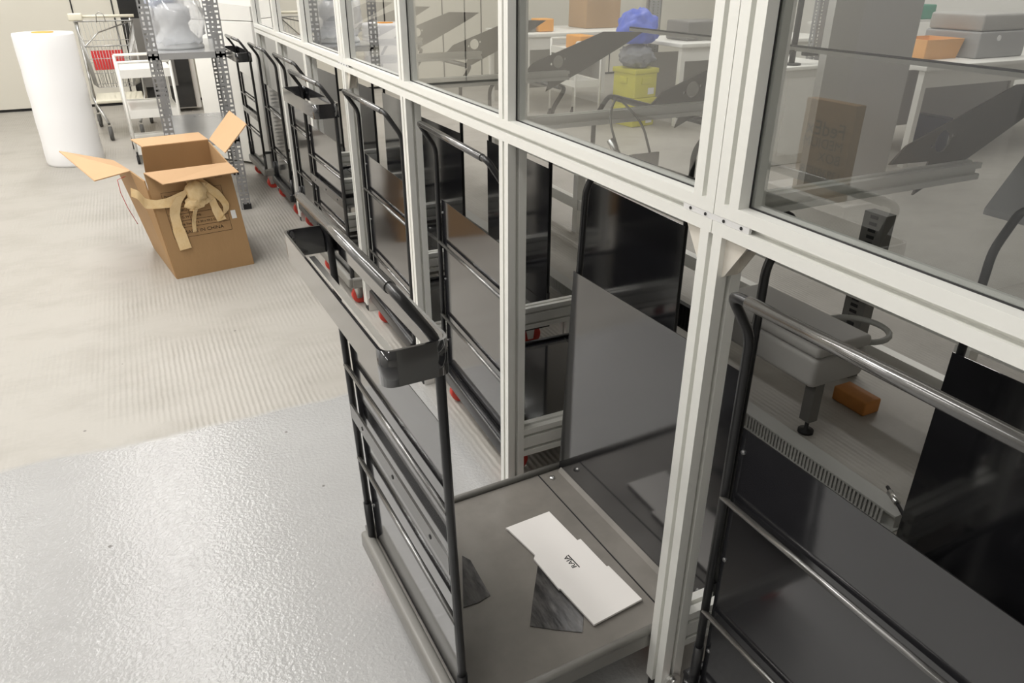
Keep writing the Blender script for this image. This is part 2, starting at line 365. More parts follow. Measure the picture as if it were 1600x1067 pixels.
def module(label, k0, k1, first, last):
    """one bolted section of the enclosure: posts k0..k1"""
    root = thing('glazed_enclosure_section', label, 'glass partition', (0, 0, 0), 0, 'sections of the aluminium enclosure')
    ya = postY(k0) if first else postY(k0) - PW/2; yb = postY(k1) if last else postY(k1) + PW/2
    prof(MB(), 'y', (XC, (ZB+ZT)/2), ya+.0008, yb-.0008).build('middle_rail', 'alu', root)
    prof(MB(), 'y', (XC, 1.525), ya+.0008, yb-.0008).build('top_rail', 'alu', root)
    for k in range(k0, k1+1):
        y = postY(k)
        up = [y]
        if first and k == k0: up = [y+PW/2+.0008]
        if last and k == k1: up = [y-PW/2-.0008]
        for yy in up:
            prof(MB(), 'z', (XC, yy), ZT, 1.50).build('upper_post', 'alu', root)
        if not (k == k0 and first and k0 == 0 and False):
            if not (last and k == k1):
                prof(MB(), 'z', (XC, y), .03, ZB).build('lower_post', 'alu', root)
                MB().box((XF+.004, y-.021, 0), (XF+PW-.004, y+.021, .03)).build('post_foot', 'gasket', root)
                fb = MB()
                fb.prism([(XF+.006,.0),(XF+PW-.004,.0),(XF+PW-.004,.05)]+[(XC+.001+.020*math.cos(a), .05+.020*math.sin(a)) for a in [math.pi*i/8 for i in range(1,8)]]+[(XF+.006,.05)], 'y', y-PW/2-.007, y-PW/2-.0005)
                fb.lathe([(.0075,-.004),(.0075,0),(.006,.003)], (XC+.001, y-PW/2-.010, .056), 12, 'y')
                fb.build('foot_plate', 'steel', root)
                # cross beams running inwards at this post
                prof(MB(), 'x', (y, .160), XF+PW, 1.41 if k else 1.15, .045).build('lower_cross_beam', 'alu', root)
                prof(MB(), 'x', (y, .205), XF+PW, 1.41 if k else 1.15, .045).build('lower_cross_beam', 'alu', root)
                prof(MB(), 'x', (y, 1.075), XF+PW, 1.345, .030).build('upper_cross_beam', 'alu', root)
                prof(MB(), 'z', (1.388 if k else 1.127, y), .05, .137, .045).build('inner_leg', 'alu', root)
                xe = 1.41 if k else 1.15; ft = MB(); ft.lathe([(.028,0),(.028,.008),(.010,.016),(.006,.02),(.006,.10)], (xe+.030, y, 0), 14)
                ft.box((xe-.01, y-.03, .095), (xe+.06, y+.03, .101)); ft.build('levelling_foot', 'steel', root)
                if k > k0 or True: plate_with_holes(y + .075).build('chute_side_plate', 'brownplate', root)
    for k in range(k0, k1):
        ya_, yb_ = postY(k)+PW/2-.006, postY(k+1)-PW/2+.006
        if first and k == k0: ya_ += PW/2
        if last and k == k1-1: yb_ -= PW/2
        MB().box((XC-.003, ya_, ZT-.006), (XC+.003, yb_, 1.506)).build('glass_pane', 'glass', root)
        g = MB()
        for a in (0, 1):
            yy = ya_+.006 if a == 0 else yb_-.006
            g.box((XC-.0048, yy-.002 if a else yy-.0005, ZT), (XC-.0032, yy+.0005 if a else yy+.002, 1.50))
        g.box((XC-.0048, ya_+.006, ZT-.0005), (XC-.0032, yb_-.006, ZT+.002)).build('pane_gasket', 'gasket', root)
    if first:
        # splice bar across the seam and the pair of cast gussets
        y = postY(k0)
        sp = MB().box((XF+.0005, y-.078, (ZB+ZT)/2-.0046), (XF+.006, y+.072, (ZB+ZT)/2+.0046)); sp.build('splice_bar', 'splice', root)
        for d in (-.062, -.024, .018, .054): MB().lathe([(.0026,0),(.0026,.0012)], (XF-.0006, y+d, (ZB+ZT)/2), 10, 'x').build('grub_screw', 'gasket', root)
        for sg in (-1, 1):
            b = MB(); yy = y+sg*PW/2
            b.plate([(XF+.012, yy, ZB), (XF+.012, yy+sg*.047, ZB), (XF+.012, yy+sg*.04, ZB-.012), (XF+.012, yy+sg*.006, ZB-.062), (XF+.012, yy, ZB-.066)], .004)
            b.box((XF+.012, yy, ZB-.004), (XF+.040, yy+sg*.046, ZB-.0005))
            b.box((XF+.012, yy+sg*.0005, ZB-.064), (XF+.040, yy+sg*.004, ZB))
            b.plate([(XF+.040, yy, ZB), (XF+.040, yy+sg*.047, ZB), (XF+.040, yy+sg*.006, ZB-.062), (XF+.040, yy, ZB-.066)], .003)
            b.build('corner_gusset', 'cast', root)
            bb = MB().lathe([(.006,0),(.006,-.004),(.0035,-.0045),(.0035,-.012)], (XF+.03, yy+sg*.028, ZB-.004), 10); bb.build('bolt', 'steel', root)
    return root

rf = MB().box((.745,-.70,1.551),(2.75,5.40,1.571)).build('shade_panel', 'enclosure'); tag(rf, 'flat grey panel added out of view over the glazed enclosure to shade it', 'shade panel')  # unseen panel, added to keep lamp light off the enclosure's inside
module('aluminium framed glass partition section nearest the camera, right of the vertical seam', -2, 0, False, True)
module('aluminium framed glass partition section in the middle, between its two bolted seams', 0, 3, True, True)
module('aluminium framed glass partition section farthest away, ending at the white cabinet', 3, 6, True, False)

# ------------------------------------------------------------------ cage trolleys
def make_trolley(root, tray=False, zb=.14, deck='deck', lip='lip'):
    W = .275; D = .565; dz = zb-.14
    def z(v): return v+dz
    # platform and rolled lips
    MB().box((.0, -W-.008, z(.115)), (D, W+.008, z(.137))).build('platform', deck, root)
    lp = MB().rbox((-.022, -W-.012, z(.098)), (.006, W+.012, z(.146)), .009); lp.build('front_lip', lip, root)
    for sg in (-1, 1):
        e = MB(); e.tube([(-.004, sg*(W+.018), z(.141)), (D, sg*(W+.018), z(.141))], .009, 10); e.box((-.004, sg*(W+.010), z(.100)), (D, sg*(W+.024), z(.140)))
        e.build('side_lip', lip, root)
    MB().prism([(D-.075,z(.1372)),(D-.02,z(.1372)),(D-.006,z(.152)),(D,z(.152)),(D,z(.137))], 'y', -W, W).build('rear_strip', deck, root)
    MB().box((D-.080, -W-.008, z(.1365)), (D-.077, W+.008, z(.1385))).build('deck_seam', 'gasket', root)
    for sg in (-1, 1):
        MB().lathe([(.009,0),(.008,.003),(.004,.0055),(0,.006)], (D-.05, sg*(W-.02), z(.137)), 12).build('bolt', 'steel', root)
    # casters
    cs = None
    for (cx, cy) in ((.03, -.232), (.03, .232), (D-.06, -.225), (D-.06, .225)):
        hz = z(.098); wr = .042
        f = MB(); f.box((cx-.035, cy-.035, hz), (cx+.035, cy+.035, hz+.006)); f.lathe([(.02,0),(.02,.010)], (cx, cy, hz-.010), 14)
        for sg in (-1, 1): f.prism([(cx-.022,hz-.008),(cx+.022,hz-.008),(cx+.014,.03),(cx-.01,.03)], 'y', cy+sg*.019-.0015, cy+sg*.019+.0015)
        q_ = 1 if cx < .2 else -1
        f.prism([(cx+q_*.022,hz-.006),(cx+q_*.062,hz-.030),(cx+q_*.064,hz-.038),(cx+q_*.018,hz-.020)], 'y', cy-.012, cy+.012)
        fo = f.build('caster', 'steel', root)
        MB().lathe([(.012,-.013),(wr-.004,-.013),(wr,-.009),(wr,.009),(wr-.004,.013),(.012,.013)], (cx+.012, cy, wr), 24, 'y').build('wheel', 'wheel', fo)
    # end frames
    for end in (0, 1):
        x0 = 0 if end == 0 else D; sx = -1 if end == 0 else 1
        ov = .052
        zk, zh = (.905, .985) if end == 0 else (.950, 1.022)
        path = [(x0, -W, z(.150)), (x0, -W, z(zk)), (x0+sx*ov, -W, z(zh)), (x0+sx*ov, W, z(zh)), (x0, W, z(zk)), (x0, W, z(.150))]
        pp = []
        for a in path[:2]: pp.append(a)
        path2 = fillet(path, .022, 4)
        fr = MB().tube(path2, .0080, 12)
        for sg in (-1, 1): fr.tube([(x0, sg*W, z(.10)), (x0, sg*W, z(.24))], .0098, 12)
        fo = fr.build('front_frame' if end == 0 else 'rear_frame', 'tube', root)
        MB().tube([(x0+sx*ov, -W+.035, z(zh)), (x0+sx*ov, W-.035, z(zh))], .0098, 14).build('handle_grip', 'grip', fo)
        for h in (.600, .335 + (.03 if tray else 0)):
            MB().tube([(x0+sx*.004, -W, z(h)), (x0+sx*.004, W, z(h))], .0055, 10).build('crossbar', 'grip', fo)
        xs = x0-sx*.0095
        MB().box((xs-.0008, -(W+(.010 if end else -.009)), z(.139)), (xs+.0008, W+(.010 if end else -.009), z(.742))).build('sheet_panel', 'black', fo)
        for sg in (-1, 1):
            for h in (.70, .47, .24):
                MB().lathe([(.0045,-.001),(.004,.0015),(.002,.0025),(0,.0026)] if sx > 0 else [(0,-.0026),(.002,-.0025),(.004,-.0015),(.0045,.001)], (xs+sx*.0018, sg*(W-.018), z(h)), 10, 'x').build('panel_rivet', 'rivet', fo)
        if tray and end == 0:
            MB().box((x0-.008, -W+.004, z(.470)), (x0-.003, W-.004, z(.508))).build('flat_bar', 'grip', fo)
            for y in (-.19, 0.0, .19): MB().lathe([(.0045,-.001),(.0045,.0)], (x0-.0082, y, z(.489)), 10, 'x').build('bolt_hole', 'gasket', fo)
    if tray:
        yo = W+.010; xa, xb = -.088, .014; h0, h1 = z(.855), z(.912)
        loop = fillet([(xb, 0, 0), (xb, yo, 0), (xa, yo, 0), (xa, -yo, 0), (xb, -yo, 0), (xb, 0, 0)], .020, 6)[:-1]
        t = MB(); n = len(loop); th = .0045; outs, ins = [], []
        for i, p in enumerate(loop):
            d = (loop[(i+1) % n]-loop[i-1]).normalized(); nn = Vector((d.y, -d.x, 0))*th*.5
            outs.append(p+nn); ins.append(p-nn)
        bm = t.bm
        V = [[bm.verts.new((q.x, q.y, h)) for q in L] for L in (outs, ins) for h in (h0, h1)]
        for i in range(n):
            j = (i+1) % n
            for a, b in ((0, 1), (1, 3), (3, 2), (2, 0)):
                bm.faces.new((V[a][i], V[a][j], V[b][j], V[b][i])).smooth = (a, b) in ((0, 1), (3, 2)) and (loop[i]-loop[j]).length < .05
        to = t.build('tray_loop', 'black', root)
        for y in (-.24, .24): MB().lathe([(.0045,-.0035),(.0045,.0035)], (xb, y, z(.885)), 10, 'x').build('bolt_hole', 'gasket', to)
        MB().box((-.052, -yo+.06, h0+.001), (-.040, yo-.03, h0+.006)).build('slide_rail', 'steel', to)

def warp_y(o, fn):
    for v in o.data.vertices: v.co.y = fn(v.co)
    for ch in [c for c in bpy.data.objects if c.parent == o]: warp_y(ch, fn)
T_GROUP = 'black cage trolleys along the partition'
def trolley_root(label, x, y, rz): return thing('cage_trolley', label, 'trolley', (x, y, 0), rz, T_GROUP)
t1 = trolley_root('black cage trolley pulled out into the aisle, holding the white mailer', .312, 1.150, R(2.1)); make_trolley(t1, True, .150)
def front_warp(p):
    u = max(0, min(1, (p.y+.275)/.55)); return p.y + (p.z-.15)*(.0575*(1-u)+.118*u) - .012*(1-u) - .018*u
def rear_warp(p):
    u = max(0, min(1, (p.y+.275)/.55)); return p.y - .045*(1-u) - (p.z-.15)*.055*u
for ch in [c for c in bpy.data.objects if c.parent == t1]:
    if ch.name.startswith(('front_frame', 'tray_loop')): warp_y(ch, front_warp)
    if ch.name.startswith('rear_frame'): warp_y(ch, rear_warp)
t0 = trolley_root('black cage trolley in the bottom right corner, nearest the camera', .765, .462, R(1.0)); make_trolley(t0, False, .14, 'black', 'tube')
t2 = copy_tree(t0); t2.location = (.790, 1.910, 0); t2.rotation_euler[2] = R(-1.6); t2['label'] = 'black cage trolley in the bay just behind the pulled-out one'
t3 = copy_tree(t0); t3.location = (.757, 2.665, 0); t3.rotation_euler[2] = R(-.3); t3['label'] = 'black cage trolley with reddish brown box reflection in its panel, third bay from camera'
tb = trolley_root('black cage trolley with tray loop, standing slightly out behind the taped carton', .70, 3.395, R(2)); make_trolley(tb, True, .14, 'black', 'lip')
t5 = copy_tree(t0); t5.location = (.762, 4.19, 0); t5['label'] = 'black cage trolley without tray, set in the bay behind the second tray trolley'
t6 = copy_tree(t0); t6.location = (.735, 4.92, 0); t6['label'] = 'black cage trolley in the last bay of the glazed partition'
t7 = copy_tree(tb); t7.location = (.690, 5.66, 0); t7['label'] = 'farthest black cage trolley, with tray loop, beside the white cabinet'

# mailer and film scraps on the pulled-out trolley
Z1 = .1475
mailer = thing('mailer_envelope', 'flat white card mailer with RAJA print on the trolley deck', 'envelope', (0, 0, 0))
def onP(pts, z): return [(p[0], p[1], z) for p in pts]
MAIL = dict(outline=[[0.6096, 1.2873], [0.7377, 1.2954], [0.7486, 1.1713], [0.758, 1.1718], [0.7656, 1.0649], [0.7708, 1.0647], [0.782, 0.9462], [0.6487, 0.9317], [0.6345, 1.0512], [0.6307, 1.053], [0.6236, 1.1615], [0.6322, 1.1716], [0.6138, 1.2775]], txt=[0.6961, 1.1147], dx=(-0.0566,0.9984,0), dy=(-0.9984,-0.0566,0), ul=[[0.7037, 1.1369], [0.708, 1.0905], [0.7056, 1.0894], [0.7012, 1.1357]], film1=[[0.639, 1.1645], [0.6479, 1.0628], [0.6495, 0.975], [0.6194, 0.9299], [0.5714, 0.9606], [0.5272, 0.9935], [0.5632, 1.0512]], film2=[[0.4775, 1.2522], [0.4896, 1.2298], [0.4865, 1.1091], [0.4551, 1.1015], [0.4188, 1.1028]])
MB().plate(onP(MAIL['outline'], Z1+.006), .005).build('card_sleeve', 'paper', mailer)
text('printed_text', 'RAJA', .017, mailer, basis((MAIL['txt'][0], MAIL['txt'][1], Z1+.0088), MAIL['dx'], MAIL['dy']), sx=1.15)
MB().plate(onP(MAIL['ul'], Z1+.0089), .0006).build('printed_line', 'inkblack', mailer)
f1 = MB().plate(onP(MAIL['film1'], Z1+.001), .0012).build('plastic_film', 'film'); tag(f1, 'crumpled black plastic film lying half under the white mailer', 'plastic film', 'black film scraps')
f2 = MB().plate(onP(MAIL['film2'], Z1+.001), .0012).build('plastic_film', 'film'); tag(f2, 'smaller black plastic film scrap at the trolley front tube', 'plastic film', 'black film scraps')

# ------------------------------------------------------------------ open carton
A = Vector((-.011, 3.849, 0)); B = Vector((.372, 3.906, 0)); ux = (B-A).normalized(); uy = Vector((-ux.y, ux.x, 0)); CW, CD, CH = .387, .56, .545
carton = thing('cardboard_carton', 'open brown cardboard carton with torn tape, standing on the floor', 'box', tuple(A), math.atan2(ux.y, ux.x))
lean = -.045
def cp(x, y, zz): return (x + lean*zz/CH, y, zz)
T = .006
MB().plate([cp(0,0,.0), cp(CW,0,0), cp(CW,0,CH), cp(0,0,CH)], T).build('front_panel', 'card', carton)
MB().plate([cp(.02,CD,0), cp(CW,CD,0), cp(CW+.03,CD-.10,CH+.03), cp(.08,CD-.10,CH+.03)], T).build('back_panel', 'card', carton)
MB().plate([cp(0,0.004,0), cp(0,CD,0), (-.10, CD-.02, CH*.93), (-.085, .10, CH*.99), cp(-.006,.004,CH*.93)], T).build('left_panel', 'card', carton)
MB().plate([cp(CW,0.004,0), cp(CW,CD-.004,0), cp(CW+.03,CD-.105,CH+.02), cp(CW,.004,CH)], T).build('right_panel', 'card', carton)
MB().box((.003,.003,.001),(CW-.003,CD-.003,.008)).build('bottom_panel', 'card', carton)
def flap(name, pts): return MB().plate(pts, .005).build(name, 'cardin', carton)
flap('front_flap', [cp(.0,-.004,CH), cp(CW,-.004,CH), (CW-.02,-.085,CH-.035), (.015,-.085,CH-.045)])
flap('back_flap', [cp(.085,CD-.10,CH+.03), cp(CW+.03,CD-.10,CH+.03), cp(CW+.02,CD+.05,CH+.045), cp(.06,CD+.05,CH+.045)])
flap('left_flap', [(-.085,.10,CH*.99), (-.10,CD-.02,CH*.93), (-.33,CD+.03,CH+.03), (-.25,.04,CH*.97)])
flap('right_flap', [cp(CW+.035,.16,CH+.012), cp(CW+.035,CD-.105,CH+.03), (CW+.125,CD-.08,CH+.165), (CW+.125,.18,CH+.14)])
# print on the front panel (front face at local y = -T/2)
fx = Vector((1, 0, 0)); fz = Vector((lean/CH, 0, 1)).normalized()
def fp(x, zz, off=.0036): return (x + lean*zz/CH, -off, zz)
def bar(mb, x0, z0, x1, z1, w=.0016):
    a, b = Vector(fp(x0, z0)), Vector(fp(x1, z1)); d = (b-a).normalized(); s_ = Vector((d.z, 0, -d.x))*w*.5
    mb.plate([a-s_, b-s_, b+s_, a+s_], .0006)
tb_ = MB(); X0, X1, XM = .045, .325, .145; rows = [.440, .400, .362, .326, .291, .257, .207]
for i, h in enumerate(rows): bar(tb_, X0, h, X1, h)
bar(tb_, X0, .440, X0, .207); bar(tb_, X1, .440, X1, .207); bar(tb_, XM, .440, XM, .257)
tb_.build('printed_table', 'ink', carton)
for body, x, h, sz, al in (('Product No', XM-.004, .420, .017, 'RIGHT'), ('QTY', XM-.004, .381, .017, 'RIGHT'), ('SKU', XM-.004, .344, .017, 'RIGHT'), ('G.W', XM-.004, .308, .017, 'RIGHT'), ('Packing Size', XM-.004, .274, .0145, 'RIGHT'),
                           ('5.8 KG', XM+.006, .308, .015, 'LEFT'), ('57 x 39 x 59.5 CM', XM+.006, .274, .015, 'LEFT'), ('MADE IN CHINA', .190, .231, .025, 'CENTER')):
    text('printed_text', body, sz, carton, basis(fp(x, h), fx, fz), 'ink', al, sx=1.05)
um = MB(); ux0, uz0, q = .325, .495, .015
for a, b in (((-1,-1),(1,-1)),((1,-1),(1,1)),((1,1),(-1,1)),((-1,1),(-1,-1))): bar(um, ux0+a[0]*q, uz0+a[1]*q, ux0+b[0]*q, uz0+b[1]*q)
um.plate([fp(ux0+.009*math.cos(math.pi*i/8), uz0+.001+.009*math.sin(math.pi*i/8)) for i in range(9)], .0006); bar(um, ux0, uz0-.009, ux0, uz0+.003)
um.build('umbrella_symbol', 'ink', carton)
st = MB()
st.plate([fp(.338,.262,.0045), fp(.362,.262,.0045), fp(.362,.305,.0045), fp(.338,.305,.0045)], .0006).build('shipping_sticker', 'label', carton)
# packing tape
tp = MB()
def tr(pts, side, w):
    P = fillet(pts, .012, 3); n = len(P); tw = [Vector(side)+Vector((.0,.12*math.sin(i*.45),.05*math.cos(i*.4))) for i in range(n)]
    ww = [w*(1.0+.12*math.sin(i*.6)) for i in range(n)]; tp.ribbon(P, tw, ww, .0012)
c = lambda x, zz, o=.015: Vector(fp(x-.035, zz, o))
tr([c(.215,.515,.012), c(.215,.48,.02), c(.20,.45,.03), c(.17,.42,.03), c(.10,.395,.022), c(.045,.395,.02), c(.0,.405,.016), c(-.02,.455,.03), c(-.045,.47,.02)], (.15, 0, 1), .046)
tr([c(.165,.425,.03), c(.125,.38,.03), c(.110,.33,.02), c(.108,.26,.014), c(.115,.15,.012)], (1, 0, .1), .050)
tr([c(.215,.36,.045), c(.20,.33,.035), c(.185,.28,.024), c(.178,.23,.016)], (1, .3, .1), .022)
tr([c(.225,.50,.014), c(.235,.45,.032), c(.245,.38,.045), c(.225,.345,.04), c(.205,.355,.035)], (1, .2, .2), .05)
tr([c(.255,.49,.014), c(.235,.42,.04), c(.265,.37,.036), c(.29,.375,.03)], (.9, .2, .5), .045)
tr([c(.255,.49,.012), c(.285,.455,.03), c(.295,.40,.024), c(.305,.33,.02), c(.32,.265,.014)], (1, .1, .15), .040)
tr([c(.285,.455,.03), c(.325,.41,.03), c(.345,.375,.024), c(.358,.34,.02), c(.35,.30,.014), c(.325,.285,.014)], (.8, .2, .5), .036)
tr([c(.20,.45,.03), c(.24,.465,.04), c(.285,.452,.03)], (.1, 0, 1), .03)
tp.build('packing_tape', 'tape', carton)
blob(MB(), c(.235,.43,.03), (.038,.020,.045), 3, .7, 12).build('crumpled_tape', 'tape', carton)
blob(MB(), c(.205,.375,.03), (.030,.018,.026), 3, .7, 12).build('crumpled_tape', 'tape', carton)
sg_ = MB().tube([(-.115,.08,CH*.96), (-.155,.05,CH*.95), (-.155,.04,CH*.84), (-.14,.04,CH*.70), (-.115,.04,CH*.55)], .0016, 6); sg_.build('torn_string', 'string', carton)

# ------------------------------------------------------------------ bubble film roll
roll = thing('packing_film_roll', 'tall white roll of foam packing film standing by the far wall', 'roll', (-.565, 6.93, 0))
rp = [(.075,.0),(.20,.0),(.207,.02)]
for i in range(1, 12): rp.append((.207+.002*math.sin(i*1.9), .02+.93*i/12))
rp += [(.207,.955),(.203,.972),(.075,.972)]
MB().lathe(rp, (0,0,0), 48).build('film_winding', 'foam', roll)
MB().lathe([(.062,.01),(.074,.01),(.074,.978),(.062,.978)], (0,0,0), 32).build('orange_core', 'orange', roll)

# ------------------------------------------------------------------ shelf unit of perforated angles
def perforated_post(parent, x, y, h, dx, dy, w=.060, w2=.038):
    mb = MB(); bm = mb.bm; t = .002
    def flange(org, u, width, cols):
        u = Vector(u); n = int(h/.0275); ch = h/n; cw = width/cols; org = Vector(org); up = Vector((0,0,1)); nrm = u.cross(up)*t*.5
        for sgn in (1, -1):
            for i in range(n):
                for jx in range(cols):
                    o = org + u*(jx*cw) + up*(i*ch); vert = (i % 4) < 2
                    hw, hh = (.0055, .0095) if vert else (.0095, .0055)
                    hw = min(hw, cw*.42); cx, cz = cw/2, ch/2
                    outer = [(0,0),(cx,0),(cw,0),(cw,cz),(cw,ch),(cx,ch),(0,ch),(0,cz)]
                    inner = [(cx-hw,cz-hh),(cx,cz-hh),(cx+hw,cz-hh),(cx+hw,cz),(cx+hw,cz+hh),(cx,cz+hh),(cx-hw,cz+hh),(cx-hw,cz)]
                    O = [bm.verts.new(o+u*a+up*b+nrm*sgn) for a, b in outer]; I = [bm.verts.new(o+u*a+up*b+nrm*sgn) for a, b in inner]
                    for k in range(8): bm.faces.new((O[k], O[(k+1) % 8], I[(k+1) % 8], I[k]))
    flange((x, y, 0), (dx, 0, 0), w, 2); flange((x, y, 0), (0, dy, 0), w2, 1)
    return mb.build('perforated_post', 'shelf', parent)
shelf = thing('shelving_unit', 'grey slotted angle steel shelving unit behind the brown carton', 'shelf', (0, 0, 0))
SX0, SX1, SY0, SY1 = .085, .512, 4.955, 5.96
perforated_post(shelf, SX0, SY0, 1.75, 1, 1); perforated_post(shelf, SX1, SY0, 1.75, -1, 1)
perforated_post(shelf, SX0+.04, SY1, 1.75, 1, -1); perforated_post(shelf, SX1+.06, SY1, 1.75, -1, -1)
for (px, py) in ((SX0, SY0), (SX1, SY0), (SX0+.04, SY1), (SX1+.06, SY1)):
    MB().box((px-.004 if px < .3 else px-.045, py-.004 if py < 5.4 else py-.03, 0), (px+.045 if px < .3 else px+.004, py+.03 if py < 5.4 else py+.004, .035)).build('plastic_foot', 'gasket', shelf)
for zz in (.965, .46):
    b = MB(); P = [(SX0,SY0),(SX1,SY0),(SX1+.06,SY1),(SX0+.04,SY1)]
    b.quadmesh([(p[0],p[1],zz) for p in P]+[(p[0],p[1],zz-.003) for p in P], [(0,1,2,3),(7,6,5,4)]+[(i,(i+1)%4,4+(i+1)%4,4+i) for i in range(4)])
    b.plate([(SX0,SY0,zz-.035),(SX1,SY0,zz-.035),(SX1,SY0,zz),(SX0,SY0,zz)], .002); b.plate([(SX0+.04,SY1,zz-.035),(SX1+.06,SY1,zz-.035),(SX1+.06,SY1,zz),(SX0+.04,SY1,zz)], .002)
    b.plate([(SX0,SY0,zz-.035),(SX0+.04,SY1,zz-.035),(SX0+.04,SY1,zz),(SX0,SY0,zz)], .002); b.plate([(SX1,SY0,zz-.035),(SX1+.06,SY1,zz-.035),(SX1+.06,SY1,zz),(SX1,SY0,zz)], .002)
    b.build('shelf_board', 'shelftop', shelf)

# plastic-bagged grey fitting on the top shelf
lamp = thing('bagged_fitting', 'grey round fitting wrapped in crinkled clear plastic on the shelf top', 'fitting', (.275, 5.28, .9655))
MB().lathe([(.15,0),(.152,.012),(.12,.06),(.085,.10),(.08,.14),(.10,.16),(.10,.22),(.06,.25),(0,.25)], (0,0,0), 32).build('grey_dome', 'bagged', lamp)
blob(MB(), (0,.0,.16), (.155,.17,.17), 4, .34, 10, -.158).build('plastic_bag', 'bag', lamp)
blob(MB(), (-.06,.08,.34), (.11,.10,.11), 3, .25, 8).build('blue_wrapping', 'bluestuff', lamp)

# ------------------------------------------------------------------ shopping cart
cart = thing('shopping_cart', 'wire shopping cart with red board and cream handle by the far wall', 'shopping cart', (-.17, 8.1, 0), R(0))
bk = MB(); fw, rw = .17, .25          # half widths front/rear; front end faces the camera
def corner(s, t, top):   # s: -1/1 side, t: 0 front..1 rear
    hw = (fw+(rw-fw)*t)*(1 if top else .82); y = -.36+.76*t
    return Vector((s*hw, y, (.80+.16*t) if top else .40+.06*(1-t)))
for f in [0, .35, .7, 1]:
    c = [corner(s, t, True)*f + corner(s, t, False)*(1-f) for (s, t) in ((-1,0),(1,0),(1,1),(-1,1))]
    bk.tube(c+[c[0]], .0028 if f < 1 else .006, 6)
for i in range(15):
    s_ = -1+2*i/14
    for t in (0, 1):
        a = corner(-1, t, False).lerp(corner(1, t, False), i/14); b = corner(-1, t, True).lerp(corner(1, t, True), i/14); bk.tube([a, b], .0022, 5)
for i in range(1, 16):
    for s_ in (-1, 1):
        bk.tube([corner(s_, 0, False).lerp(corner(s_, 1, False), i/16), corner(s_, 0, True).lerp(corner(s_, 1, True), i/16)], .0022, 5)
for i in range(9): bk.tube([corner(-1,0,False).lerp(corner(1,0,False), i/8), corner(-1,1,False).lerp(corner(1,1,False), i/8)], .0022, 5)
bk.tube([corner(-1,0,True), (-.05,-.2,.90), corner(1,1,True)], .006, 6)
bk.tube([(-.06,.38,.95),(-.05,.38,1.02),(-.02,.38,1.04),(.01,.38,1.02),(.02,.38,.95)], .004, 6)
bk.build('wire_basket', 'pipe', cart)
MB().tube([(-.27,.44,1.0),(.27,.44,1.0)], .014, 12).build('handle', 'cream', cart)
MB().rbox((-.29,.40,.965),(-.17,.47,1.03), .012).build('coin_lock', 'cream', cart)
MB().box((-.14,-.30,.60),(.11,-.294,.76)).build('red_board', 'red', cart)
ch = MB()
for s_ in (-1, 1):
    ch.tube(fillet([(s_*.23,.42,.98),(s_*.23,.36,.45),(s_*.22,-.1,.34),(s_*.13,-.33,.14)], .08, 5), .013, 10); ch.tube([(s_*.23,.36,.45),(s_*.23,.40,.14)], .013, 10)
ch.build('chassis', 'pipe', cart)
MB().rbox((-.2,-.2,.30),(.2,.3,.33), .01).build('lower_rack', 'cream', cart)
for (x, y) in ((-.13,-.36), (.13,-.36), (-.23,.42), (.23,.42)):
    fk = MB(); 
    for s_ in (-1, 1): fk.prism([(y-.02,.14),(y+.02,.14),(y+.014,.055),(y-.014,.055)], 'x', x+s_*.022-.002, x+s_*.022+.002)
    fo = fk.build('caster', 'steel', cart)
    MB().lathe([(.015,-.016),(.055,-.016),(.062,-.01),(.062,.01),(.055,.016),(.015,.016)], (x, y, .062), 20, 'x').build('wheel', 'rubber', fo)

# ------------------------------------------------------------------ tiered utility carts
def tier_cart(name, label, loc, rz, L, Wd, H, tiers, hub=True):
    r = thing(name, label, 'utility cart', loc, rz)
    for (x, y) in ((-1,-1),(1,-1),(1,1),(-1,1)):
        MB().tube([(x*L/2, y*Wd/2, .09), (x*L/2, y*Wd/2, H)], .011, 8).build('leg', 'white', r)
        cs = MB().box((x*L/2-.006, y*Wd/2-.018, .05),(x*L/2+.006, y*Wd/2+.018, .095)).build('caster', 'gasket', r)
        MB().lathe([(.008,-.010),(.034,-.010),(.034,.010),(.008,.010)], (x*L/2, y*Wd/2, .034), 16, 'x').build('wheel', 'gasket', cs)
    for zz in tiers:
        b = MB(); b.box((-L/2,-Wd/2,zz-.004),(L/2,Wd/2,zz))
        for s_ in (-1, 1): b.box((-L/2, s_*Wd/2-.004, zz-.05),(L/2, s_*Wd/2+.004, zz+.012)); b.box((s_*L/2-.004,-Wd/2,zz-.05),(s_*L/2+.004,Wd/2,zz+.012))
        b.build('tray', 'white', r)
    for s_ in (-1, 1): MB().tube(fillet([(-L/2, s_*Wd/2, H), (L/2, s_*Wd/2, H)], .01), .011, 8).build('top_rail', 'white', r)
    return r
tier_cart('utility_cart', 'white three-tier metal utility cart between shopping cart and shelving', (.065, 6.95, 0), R(2), .37, .62, .765, (.70, .40, .12))
# black-fronted appliance and white things at the far wall
ap = thing('appliance', 'large appliance with dark glass front and white side by far wall', 'appliance', (0, 0, 0))
MB().rbox((.02,9.1,.03),(.60,9.55,1.60), .01).build('body', 'white', ap)
MB().box((-.02,9.06,.05),(.545,9.10,1.58)).build('dark_front', 'screen', ap)
MB().box((.06,9.045,.28),(.40,9.06,.95)).build('front_window', 'midgrey', ap)
MB().tube(fillet([(.62,9.2,.75),(.72,9.15,.80),(.86,9.1,.72),(.92,9.1,.30)], .06), .035, 10).build('exhaust_hose', 'midgrey', ap)
cab = thing('cabinet', 'white cabinet with angled lid at the far end of the partition', 'cabinet', (.92, 6.42, 0), R(38))
MB().rbox((-.30,-.24,.02),(.34,.40,1.06), .008).build('body', 'white', cab)
MB().prism([(-.245,1.064),(.40,1.064),(.40,1.20),(-.245,1.16)], 'x', -.30, .34).build('lid', 'white', cab)
